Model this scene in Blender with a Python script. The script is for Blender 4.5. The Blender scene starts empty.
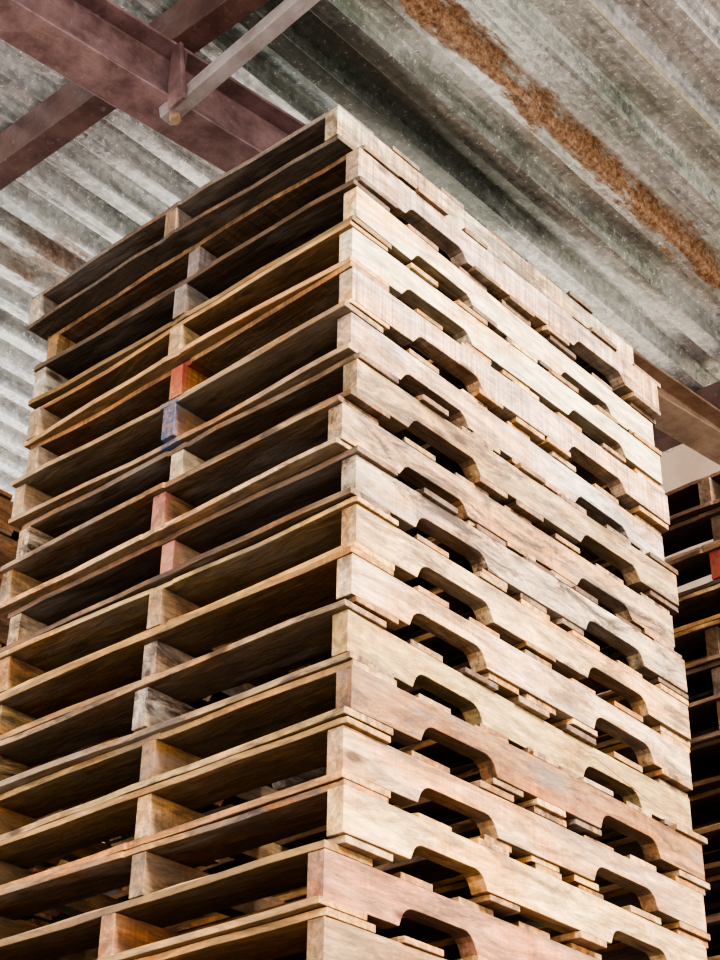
import bpy, bmesh, math, random
from mathutils import Vector, Matrix
random.seed(11)
S=0.106; NP=36; C=S*NP-2.524   # camera height above floor
W=1.100; L=0.990; X0=1.852; Y0=1.682
HC=3.29
scn=bpy.context.scene

# ------------------------------------------------------------ materials
def newmat(name):
    m=bpy.data.materials.new(name); m.use_nodes=True
    nt=m.node_tree; b=nt.nodes['Principled BSDF']; return m,nt,b
class N:
    def __init__(s,nt): s.nt=nt
    def n(s,t,**k):
        x=s.nt.nodes.new(t)
        for a,v in k.items(): setattr(x,a,v)
        return x
    def l(s,a,b): s.nt.links.new(a,b)
    def noise(s,vec,scale,detail=4,rough=.6,dist=0):
        x=s.n('ShaderNodeTexNoise'); x.inputs['Scale'].default_value=scale
        x.inputs['Detail'].default_value=detail; x.inputs['Roughness'].default_value=rough
        x.inputs['Distortion'].default_value=dist
        s.l(vec,x.inputs['Vector']); return x.outputs['Fac']
    def mapping(s,vec,scale):
        x=s.n('ShaderNodeMapping'); x.inputs['Scale'].default_value=scale
        s.l(vec,x.inputs['Vector']); return x.outputs['Vector']
    def rng(s,v,a,b,c=0,d=1):
        x=s.n('ShaderNodeMapRange'); x.inputs[1].default_value=a;x.inputs[2].default_value=b
        x.inputs[3].default_value=c;x.inputs[4].default_value=d
        s.l(v,x.inputs[0]); return x.outputs[0]
    def math(s,op,a,b=None):
        x=s.n('ShaderNodeMath',operation=op)
        for i,v in enumerate((a,b)):
            if v is None: continue
            if isinstance(v,(int,float)): x.inputs[i].default_value=v
            else: s.l(v,x.inputs[i])
        return x.outputs[0]
    def mix(s,f,a,b,mode='MIX'):
        x=s.n('ShaderNodeMix',data_type='RGBA',blend_type=mode)
        for i,v in ((0,f),(6,a),(7,b)):
            if isinstance(v,(int,float)): x.inputs[i].default_value=v
            elif isinstance(v,tuple): x.inputs[i].default_value=(*v,1)
            else: s.l(v,x.inputs[i])
        return x.outputs[2]
    def val(s,v):
        c=s.n('ShaderNodeCombineColor')
        for i in range(3): s.l(v,c.inputs[i])
        return c.outputs[0]
    def bump(s,h,st,dist,b):
        x=s.n('ShaderNodeBump'); x.inputs['Strength'].default_value=st; x.inputs['Distance'].default_value=dist
        s.l(h,x.inputs['Height']); s.l(x.outputs[0],b.inputs['Normal'])

def wood_mat(name,kamp):
    m,nt,b=newmat(name); g=N(nt)
    gc=g.n('ShaderNodeAttribute',attribute_name='gc').outputs['Vector']
    ta=g.n('ShaderNodeAttribute',attribute_name='tint')
    pa=g.n('ShaderNodeAttribute',attribute_name='paint')
    tc=g.n('ShaderNodeTexCoord')
    sn=g.n('ShaderNodeSeparateXYZ'); g.l(tc.outputs['Normal'],sn.inputs[0])
    grain=g.noise(g.mapping(gc,(4.0,24,24)),1,6,.72,1.6)
    fine=g.noise(g.mapping(gc,(22,80,80)),1,3,.7)
    big=g.noise(g.mapping(gc,(3.0,9,9)),1,3,.6,.4)
    kerf=g.noise(g.mapping(gc,(150,4,4)),1,2,.6)
    kmask=g.rng(big,.44,.56,kamp,.14+kamp)
    v=g.math('MULTIPLY',g.rng(grain,.3,.7,.36,1.38),g.rng(fine,.3,.7,.70,1.24))
    kv=g.math('ADD',1.0,g.math('MULTIPLY',g.math('MULTIPLY',g.math('SUBTRACT',kerf,.5),6.0),kmask))
    v=g.math('MULTIPLY',v,kv)
    face_shade=g.rng(g.math('ABSOLUTE',sn.outputs[2]),.6,.9,1.0,.27)  # shade painted into the colour
    v=g.math('MULTIPLY',v,face_shade)
    col=g.mix(1.0,ta.outputs['Color'],g.val(v),'MULTIPLY')
    col=g.mix(g.rng(big,.44,.62,0,.85),col,(1.0,.72,.45),'MULTIPLY')
    st=g.math('MULTIPLY',g.rng(g.noise(g.mapping(gc,(5,20,20)),1.0,6,.8,.6),.46,.60,0,1),ta.outputs['Alpha'])
    col=g.mix(st,col,(.085,.052,.035))
    gz=g.rng(g.noise(g.mapping(gc,(2.5,12,12)),1.0,4,.7),.52,.66,0,.45)
    col=g.mix(g.math('MULTIPLY',gz,ta.outputs['Alpha']),col,(.32,.26,.22))
    vo=g.n('ShaderNodeTexVoronoi'); vo.inputs['Scale'].default_value=1
    g.l(g.mapping(gc,(3.4,9,9)),vo.inputs['Vector'])
    kn=g.rng(vo.outputs['Distance'],.06,.12,.9,0)
    col=g.mix(kn,col,(.08,.035,.015))
    pm=g.math('MULTIPLY',pa.outputs['Alpha'],g.rng(g.noise(gc,55,5,.8),.40,.56,.12,.88))
    col=g.mix(pm,col,pa.outputs['Color'])
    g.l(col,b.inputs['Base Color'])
    b.inputs['Roughness'].default_value=.55
    b.inputs['Specular IOR Level'].default_value=.5
    g.bump(g.math('ADD',grain,g.math('MULTIPLY',fine,.6)),.8,.005,b)
    return m
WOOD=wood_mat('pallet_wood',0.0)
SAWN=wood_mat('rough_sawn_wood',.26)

SEAM=1.52; RUST=1.85
def galv(name,base,dark,metal=.7):
    m,nt,b=newmat(name); g=N(nt)
    oc=g.n('ShaderNodeTexCoord').outputs['Object']
    sep=g.n('ShaderNodeSeparateXYZ'); g.l(oc,sep.inputs[0])
    vo=g.n('ShaderNodeTexVoronoi'); vo.inputs['Scale'].default_value=55; g.l(oc,vo.inputs['Vector'])
    spx=g.n('ShaderNodeSeparateColor'); g.l(vo.outputs['Color'],spx.inputs[0])
    sp=spx.outputs[0]
    n1=g.noise(oc,1.6,3,.55,.3); n2=g.noise(g.mapping(oc,(1.0,30,30)),1,4,.65); n3=g.noise(oc,60,4,.8)
    col=g.mix(g.rng(n1,.40,.56),dark,base)
    v=g.math('MULTIPLY',g.math('MULTIPLY',g.rng(sp,0,1,.74,1.2),g.rng(n2,.35,.65,.66,1.25)),g.rng(n3,.36,.64,.8,1.16))
    col=g.mix(1.0,col,g.val(v),'MULTIPLY')
    nr=g.noise(g.mapping(oc,(6,22,22)),1,6,.8)
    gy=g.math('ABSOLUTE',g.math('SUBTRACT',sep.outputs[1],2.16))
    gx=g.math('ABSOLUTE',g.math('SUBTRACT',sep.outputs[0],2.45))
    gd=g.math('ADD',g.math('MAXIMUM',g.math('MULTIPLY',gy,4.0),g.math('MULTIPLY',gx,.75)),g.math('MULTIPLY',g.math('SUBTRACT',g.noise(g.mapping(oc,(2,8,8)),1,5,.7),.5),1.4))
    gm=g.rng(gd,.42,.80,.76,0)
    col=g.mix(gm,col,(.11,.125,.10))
    dy=g.math('ABSOLUTE',g.math('SUBTRACT',sep.outputs[1],RUST))
    dy=g.math('ADD',dy,g.math('MULTIPLY',g.math('SUBTRACT',nr,.5),.22))
    rm=g.rng(dy,.020,.046,.97,0)
    dy2=g.math('ABSOLUTE',g.math('SUBTRACT',sep.outputs[1],SEAM))
    rm2=g.rng(dy2,.003,.010,.7,0)
    dv=g.n('ShaderNodeVectorMath',operation='DISTANCE'); g.l(oc,dv.inputs[0]); dv.inputs[1].default_value=(2.30,3.36,HC+.02)
    pd=g.math('ADD',dv.outputs['Value'],g.math('MULTIPLY',g.math('SUBTRACT',nr,.5),.9))
    rp=g.rng(pd,.04,.18,.7,0)
    rs=g.rng(g.noise(g.mapping(oc,(1.5,9,9)),1,7,.75),.64,.74,0,.6)
    rust=g.mix(g.rng(n3,.38,.62),(.18,.075,.035),(.54,.32,.18))
    mm=g.math('MAXIMUM',g.math('MAXIMUM',rm,rp),g.math('MAXIMUM',rs,rm2))
    rust=g.mix(rm2,rust,(.42,.36,.18))
    col=g.mix(mm,col,rust)
    g.l(col,b.inputs['Base Color'])
    g.l(g.math('MULTIPLY',g.math('SUBTRACT',1.0,mm),metal),b.inputs['Metallic'])
    g.l(g.rng(n3,.3,.7,.14,.30),b.inputs['Roughness'])
    g.bump(g.math('ADD',n3,g.math('MULTIPLY',sp,.5)),.2,.003,b)
    return m
GALV=galv('galvanized_sheet',(.98,1.0,.96),(.68,.73,.67),.72)
GALV2=galv('galvanized_sheet_bright',(1.0,1.0,1.0),(.92,.95,.94),.72)

def steel(name,c1,c2,rough=.4):
    m,nt,b=newmat(name); g=N(nt)
    oc=g.n('ShaderNodeTexCoord').outputs['Object']
    n=g.noise(oc,9,6,.7); n2=g.noise(oc,50,5,.75); n4=g.noise(g.mapping(oc,(2,14,14)),1,6,.8)
    col=g.mix(g.rng(n,.38,.62),c1,c2)
    col=g.mix(g.rng(n2,.58,.72,0,.4),col,(.48,.38,.36))
    col=g.mix(g.rng(n4,.56,.67,0,.5),col,(.15,.06,.035))
    g.l(col,b.inputs['Base Color']); b.inputs['Roughness'].default_value=rough
    g.bump(n2,.3,.003,b); return m
OXIDE=steel('oxide_primer_steel',(.14,.075,.073),(.30,.185,.18))
OXD=steel('oxide_primer_purlin',(.09,.043,.038),(.17,.09,.078))
RUSTY=steel('dusty_rusty_steel',(.24,.14,.09),(.42,.28,.19))
BARE=steel('bare_angle_steel',(.24,.19,.18),(.38,.32,.31))

def plain(name,c1,c2,scale=4,rough=.9):
    m,nt,b=newmat(name); g=N(nt)
    oc=g.n('ShaderNodeTexCoord').outputs['Object']
    g.l(g.mix(g.rng(g.noise(oc,scale,8,.65),.35,.65),c1,c2),b.inputs['Base Color'])
    b.inputs['Roughness'].default_value=rough
    g.bump(g.noise(oc,60,4,.6),.3,.004,b); return m
CONC=plain('concrete_floor',(.33,.305,.27),(.45,.42,.375))
PLAST=plain('beige_render',(.24,.155,.10),(.32,.215,.145),2)

def obj(name,me,parent=None):
    o=bpy.data.objects.new(name,me); scn.collection.objects.link(o)
    if parent: o.parent=parent
    return o
def empty(name,loc):
    o=bpy.data.objects.new(name,None); o.location=loc; o.empty_display_size=.2; scn.collection.objects.link(o); return o

# ------------------------------------------------------------ pallets
PAL={
 'grey':[(.60,.49,.40),(.66,.54,.44),(.48,.38,.30)],
 'greyb':[(.28,.195,.14),(.36,.26,.185),(.24,.165,.12)],
 'pale':[(.90,.69,.50),(.94,.77,.59),(.84,.62,.43),(.70,.48,.30)],
 'tan':[(.76,.47,.22),(.82,.54,.29),(.58,.35,.17),(.72,.45,.24),(.50,.31,.17)],
 'orange':[(.82,.46,.17),(.70,.37,.13),(.86,.54,.24),(.56,.29,.11)],
 'red':[(.54,.26,.13),(.58,.30,.15)],
 'dark':[(.26,.15,.085),(.34,.20,.11),(.20,.12,.07),(.48,.29,.145)],
 'rstack':[(.36,.19,.12),(.44,.26,.165),(.30,.18,.13),(.50,.32,.205)],
}
class MB:
    def __init__(s): s.v=[];s.f=[];s.gc=[];s.t=[];s.p=[]
    def add(s,vs,fs,axis,tint,paint=None):
        off=Vector((random.uniform(0,60),random.uniform(0,60),random.uniform(0,60)))
        o=len(s.v)
        for i,v in enumerate(vs):
            g=Vector(v) if axis==0 else Vector((v[1],v[0],v[2]))
            s.v.append(v); s.gc.append(g+off); s.t.append(tint)
            s.p.append(paint[i] if paint else (0,0,0,0))
        for f in fs: s.f.append([o+i for i in f])
    def mesh(s,name,mat):
        me=bpy.data.meshes.new(name); me.from_pydata([tuple(v) for v in s.v],[],s.f)
        a=me.attributes.new('gc','FLOAT_VECTOR','POINT'); a.data.foreach_set('vector',[c for g in s.gc for c in g])
        a=me.attributes.new('tint','FLOAT_COLOR','POINT'); a.data.foreach_set('color',[c for g in s.t for c in g])
        a=me.attributes.new('paint','FLOAT_COLOR','POINT'); a.data.foreach_set('color',[c for g in s.p for c in g])
        bm=bmesh.new(); bm.from_mesh(me); bmesh.ops.recalc_face_normals(bm,faces=bm.faces); bm.to_mesh(me); bm.free()
        me.materials.append(mat); return me

def tintof(kind,stain):
    c=random.choice(PAL[kind]); k=random.uniform(.62,1.06)
    return (c[0]*k,c[1]*k*random.uniform(.96,1.03),c[2]*k*random.uniform(.82,1.12),min(1,stain*random.uniform(.3,1.5)))
def pcol(paint,on):
    return tuple(paint or (0,0,0))+((1.0 if on and paint else 0.0),)

def board(mb,xa,xb,ya,yb,za,zb,tint,skew=0,paint=None):
    mid=(ya+yb)/2
    ys=[ya,ya+.012]+[ya+(yb-ya)*q for q in (.12,.25,.38)]+[mid-.030,mid-.024,mid+.024,mid+.030]+[ya+(yb-ya)*q for q in (.62,.75,.88)]+[yb-.012,yb]
    ph=random.uniform(0,6); amp=random.uniform(0,.008)
    th=random.uniform(0,.0034) if random.random()<.65 else 0
    vs=[];pp=[]
    for k,y in enumerate(ys):
        q=(y-ya)/(yb-ya)
        e=amp*math.sin(ph+q*5)+skew*(q-.5)
        j1=random.uniform(-.003,.003); j2=random.uniform(-.003,.003)
        t1=th*(.5+.5*math.sin(ph*2+q*4))
        z1,z2=(za+t1,zb) if za<S/2 else (za,zb-t1)
        for (x,zz) in ((xa+j1,z1),(xb+j2,z1),(xb+j2,z2),(xa+j1,z2)):
            vs.append((x+e,y,zz)); pp.append(pcol(paint,mid-.027<y<mid+.027 and x<xa+.02))
    fs=[]; n=len(ys)
    for k in range(n-1):
        a=4*k;b=a+4
        for i in range(4):
            j=(i+1)%4; fs.append((a+i,a+j,b+j,b+i))
    fs.append((0,1,2,3)); fs.append((4*n-4,4*n-3,4*n-2,4*n-1))
    mb.add(vs,fs,1,tint,pp)

def stringer(mb,yc,th,za,zb,tint,style,x0=0,x1=W,paint=None):
    h=zb-za; nh=h*random.uniform(.36,.46)
    n1=.17+random.uniform(-.02,.02); nl=.215+random.uniform(-.015,.01)
    prof=[(x0,za),(x0+.03,za)]
    def notch(a,b):
        if style==0:
            pts=[(a,za)]; r=nh*.9
            for k in range(1,6):
                t=k/5*math.pi/2; pts.append((a+.004+r*(1-math.cos(t)),za+nh*.1+ (nh*.9)*math.sin(t)))
            for k in range(5,0,-1):
                t=k/5*math.pi/2; pts.append((b-.004-r*(1-math.cos(t)),za+nh*.1+(nh*.9)*math.sin(t)))
            pts.append((b,za)); return pts
        s=.026
        return [(a,za),(a+s*.6,za+nh*.65),(a+s,za+nh*.85),(b-s,za+nh*.85),(b-s*.6,za+nh*.65),(b,za)]
    prof+=notch(n1,n1+nl)+notch(W-n1-nl,W-n1)
    prof+=[(x1-.03,za),(x1,za),(x1,zb),(x1-.03,zb)]
    prof+=[(W*.5+random.uniform(-.2,.2),zb-random.uniform(0,.001)),(x0+.03,zb),(x0,zb)]
    n=len(prof); vs=[];pp=[]
    bow=random.uniform(-.008,.008); sk=random.uniform(-.009,.009)
    for y in (yc-th/2,yc+th/2):
        for (x,z) in prof:
            vs.append((x,y+bow*4*(x/W)*(1-x/W)+sk*(x/W-.5),z))
            pp.append(pcol(paint,x<x0+.01))
    fs=[list(range(n)),list(range(n,2*n))]+[(i,(i+1)%n,n+(i+1)%n,n+i) for i in range(n)]
    mb.add(vs,fs,0,tint,pp)

def make_pallet(name,parent,loc,rot,sk,bk,stain=.5,style=0,paint=None,midk=None,mat=None,pb=False):
    mb=MB(); bt=.0135; g=.0003
    for i,yc in enumerate((.020,L/2+random.uniform(-.02,.02)*(0 if paint else 1),L-.021)):
        k=midk if (i==1 and midk) else sk
        stringer(mb,yc,.036,bt,S-bt,tintof(k,stain*.8),style,x0=random.uniform(0,.012),x1=W-random.uniform(0,.014),
                 paint=paint if i==1 else None)
    j0=lambda: random.uniform(-.005,.007)
    je=lambda: random.uniform(-.008,.009)
    f=W/1.22
    for xa,w in ((0,.115),(.42*f,.085),(.56*f,.092),(.70*f,.085),(W-.115,.115)):
        inner=0<xa<W-.2
        d=random.uniform(-.012,.012) if inner else random.uniform(-.008,.010)*(1 if xa==0 else -1)
        if inner and random.random()<.12: continue
        x2=(xa+d+w*random.uniform(.92,1.04)) if xa<W-.2 else W+d
        board(mb,xa+d,x2,j0(),L+je(),g,bt-.0002,tintof(bk,stain),random.uniform(-.008,.008),paint if xa==0 and pb else None)
    n=7; ws=[random.uniform(.078,.105) for _ in range(n)]; ws[0]=ws[-1]=.112
    gap=(W-sum(ws))/(n-1); x=0
    for i in range(n):
        d=random.uniform(-.008,.008) if 0<i<n-1 else (random.uniform(-.008,.010)*(1 if i==0 else -1))
        board(mb,x+d,x+d+ws[i],j0(),L+je(),S-bt+.0002,S-g,tintof(bk,stain),random.uniform(-.008,.008),paint if i==0 and pb else None)
        x+=ws[i]+gap
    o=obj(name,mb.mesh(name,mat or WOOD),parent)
    o.location=loc; o.rotation_euler=(0,0,rot)
    bv=o.modifiers.new('bevel','BEVEL'); bv.width=.0009; bv.segments=1; bv.limit_method='ANGLE'
    return o

dxpx=[-20,3,0,-4,-1,-2,3,-10,4,7,3,-1,2,-1,0,-13,-12]
RED=(.50,.07,.06); BLUE=(.02,.08,.21); PINK=(.62,.21,.17)
cfg={0:('grey','greyb',.8,1),1:('pale','dark',.6,1),2:('pale','dark',.5,1),3:('pale','orange',.5,1),4:('pale','orange',.6,1),
5:('pale','tan',.7,1),6:('pale','dark',.9,1),7:('tan','tan',1.0,1),8:('pale','dark',1.0,0),9:('tan','orange',.8,0),10:('tan','orange',.7,0),
11:('tan','dark',1.0,0),12:('orange','tan',.9,0),13:('tan','orange',.7,0),14:('tan','orange',.7,0),15:('red','orange',.6,0),16:('tan','orange',.6,0)}
paints={4:RED,5:BLUE,7:PINK,8:PINK}
mids={3:'tan',4:'orange',5:'tan',10:'grey',11:'pale',12:'tan',8:'tan',1:'grey',2:'grey'}
stack=empty('pallet_stack',(X0,Y0,0))
for i in range(NP):
    px=dxpx[i] if i<len(dxpx) else random.uniform(-8,5)
    c=cfg.get(i,('tan','orange',.5,i%2))
    dx=px/330*.55; dy=-px/330*.42
    make_pallet('pallet_%d'%(i+1),stack,(dx,dy,(NP-1-i)*S),random.uniform(-.013,.013),c[0],c[1],c[2],c[3],paints.get(i),mids.get(i),SAWN if i in (0,1,4) else None,i in (4,5))

def other_stack(x,y,top,kinds,paint_at):
    n=round(top/S); st=empty('pallet_stack',(x,y,0))
    for i in range(n):
        make_pallet('pallet_%d'%(i+1),st,(random.uniform(-.02,.02),random.uniform(-.015,.015),(n-1-i)*S),random.uniform(-.01,.01),
            random.choice(kinds),random.choice(kinds),.8,i%2,RED if i==paint_at else None)
other_stack(3.40,1.33,2.45+C,['rstack','rstack','dark','tan'],2)
other_stack(1.75,3.15,2.30+C,['red','dark','tan'],-1)

# ------------------------------------------------------------ ceiling
def sheet(name,ya,yb,pitch,depth,mat,xa,xb,z,parent):
    pts=[]; y=ya
    while y<yb-.02:
        for q,h in ((0,0),(.34,0),(.46,1),(.88,1)):
            pts.append((y+q*pitch,z+depth*h))
        y+=pitch
    pts.append((y,z))
    xs=[xa+(xb-xa)*k/6 for k in range(7)]
    vs=[(x,p[0],p[1]) for x in xs for p in pts]; n=len(pts)
    fs=[(k*n+i,k*n+i+1,(k+1)*n+i+1,(k+1)*n+i) for k in range(6) for i in range(n-1)]
    me=bpy.data.meshes.new(name); me.from_pydata(vs,[],fs); me.materials.append(mat)
    o=obj(name,me,parent); s=o.modifiers.new('s','SOLIDIFY'); s.thickness=.0015; s.offset=1
    bv=o.modifiers.new('b','BEVEL'); bv.width=.003; bv.segments=2; bv.limit_method='ANGLE'; bv.angle_limit=.35
    return o
ceil=empty('ceiling',(0,0,C))
sheet('roof_sheet_eave',1.19,1.52,.165,.060,GALV2,-3,4.4,HC-.004,ceil)
sheet('roof_sheet_middle',1.52,2.345,.165,.062,GALV,-3,4.4,HC,ceil)
sheet('roof_sheet_far',2.335,5.4,.125,.060,GALV2,-3,4.4,HC-.003,ceil)

def extr(name,prof,axis,a,b,mat,parent,origin=(0,0,0),prof2=None):
    n=len(prof)
    vs=[]
    for t,pr in ((a,prof),(b,prof2 or prof)):
        for (u,z) in pr:
            vs.append((t,u,z) if axis=='X' else (u,t,z))
    fs=[list(range(n)),list(range(n,2*n))]+[(i,(i+1)%n,n+(i+1)%n,n+i) for i in range(n)]
    me=bpy.data.meshes.new(name); me.from_pydata(vs,[],fs)
    bm=bmesh.new(); bm.from_mesh(me); bmesh.ops.recalc_face_normals(bm,faces=bm.faces); bm.to_mesh(me); bm.free()
    me.materials.append(mat); o=obj(name,me,parent)
    o.location=origin
    bv=o.modifiers.new('b','BEVEL'); bv.width=.003; bv.segments=2; bv.limit_method='ANGLE'
    return o
ZB=2.95
h=.19; f=.06; w=.004; t=.009
def Ip(h): return [(-f,0),(f,0),(f,t),(w,t),(w,h-t),(f,h-t),(f,h),(-f,h),(-f,h-t),(-w,h-t),(-w,t),(-f,t)]
beam=empty('steel_i_beam',(1.5,2.40,C+ZB)); beam.rotation_euler=(0,0,-.12)
extr('i_section',Ip(h),'X',-4.4,.95,OXIDE,beam)
extr('tapered_i_section',Ip(h),'X',.951,3.20,RUSTY,beam,prof2=Ip(.05))
extr('stiffener_plate',[(-f,t),(-w,t),(-w,h-t),(-f,h-t)],'X',.40,.408,OXIDE,beam)
extr('gusset_plate',[(-.12,-.045),(-.06,-.045),(-.05,.02),(-.05,.17),(-.085,.17)],'X',.365,.378,OXIDE,beam)
Cs=[(-.03,0),(.03,0),(.03,.02),(.027,.02),(.027,.003),(-.027,.003),(-.027,.127),(.027,.127),(.027,.11),(.03,.11),(.03,.13),(-.03,.13)]
for x in (-.45,1.885,4.16):
    p=empty('roof_purlin',(x,0,C+ZB+h+.002))
    extr('c_channel',[(a*1.15,b) for a,b in Cs],'Y',1.15,5.4,OXD,p)
A=Vector((1.885,2.31,C+2.935)); B=Vector((1.92,1.51,C+3.135))
br=empty('flange_brace',A); d=(B-A)
q=d.to_track_quat('X','Z'); br.rotation_mode='QUATERNION'; br.rotation_quaternion=q
extr('angle_iron',[(-.020,-.020),(.020,-.020),(.020,-.015),(-.015,-.015),(-.015,.020),(-.020,.020)],'X',-.03,d.length,BARE,br)
bm=bmesh.new(); bmesh.ops.create_cone(bm,cap_ends=True,segments=6,radius1=.014,radius2=.014,depth=.05)
me=bpy.data.meshes.new('bolt'); bm.to_mesh(me); bm.free(); me.materials.append(RUSTY)
bo=obj('bolt',me,br); bo.location=(0,0,-.02)

# ------------------------------------------------------------ ground, outer wall
def box(name,a,b,mat):
    bm=bmesh.new(); bmesh.ops.create_cube(bm,size=1)
    c=[(a[i]+b[i])/2 for i in range(3)]
    for v in bm.verts:
        v.co=Vector([v.co[i]*(b[i]-a[i]) for i in range(3)])
    me=bpy.data.meshes.new(name); bm.to_mesh(me); bm.free(); me.materials.append(mat)
    o=obj(name,me); o.location=c; return o
box('floor',(-14,-14,-.2),(14,14,0),CONC)
box('wall_right',(9,-8,0),(9.2,12,9),PLAST)
for x in (-2.85,4.64):
    col=empty('steel_column',(x,2.40-.12*(x-1.5),0))
    extr('h_section',[(-.05,-.05),(.05,-.05),(.05,-.042),(.004,-.042),(.004,.042),(.05,.042),(.05,.05),(-.05,.05),(-.05,.042),(-.004,.042),(-.004,-.042),(-.05,-.042)],'X',0,C+ZB-.001,OXIDE,col)
    col.children[0].rotation_euler=(0,-math.pi/2,0)

# ------------------------------------------------------------ light
wd=bpy.data.worlds.new('sky'); scn.world=wd; wd.use_nodes=True
nt=wd.node_tree; g=N(nt); bg=nt.nodes['Background']
tc=g.n('ShaderNodeTexCoord').outputs['Generated']; sp=g.n('ShaderNodeSeparateXYZ'); g.l(tc,sp.inputs[0])
g.l(g.mix(g.rng(sp.outputs[2],0,.8),(1.0,.99,.96),(.78,.88,1.0)),bg.inputs[0]); bg.inputs[1].default_value=2.4
sd=bpy.data.lights.new('sun','SUN'); sd.energy=8.5; sd.angle=math.radians(14); sd.color=(1,.94,.85)
so=bpy.data.objects.new('sun',sd); scn.collection.objects.link(so)
so.rotation_euler=Vector((-.06,-.85,.50)).to_track_quat('Z','Y').to_euler()
scn.view_settings.look='AgX - High Contrast'

# ------------------------------------------------------------ camera
cam=bpy.data.cameras.new('camera'); co=bpy.data.objects.new('camera',cam); scn.collection.objects.link(co)
u=Vector((.0128,-.8427,.5383)).normalized(); R=Vector((.6604,.411,.6277)); R=(R-u*R.dot(u)).normalized(); Lv=u.cross(R)
rt=Vector((R.x,Lv.x,u.x)); up=-Vector((R.y,Lv.y,u.y)); fw=Vector((R.z,Lv.z,u.z))
M=Matrix((rt,up,-fw)).transposed().to_4x4(); M.translation=(0,0,C); co.matrix_world=M
cam.sensor_fit='VERTICAL'; cam.sensor_height=24; cam.lens=42; cam.clip_start=.01
scn.camera=co
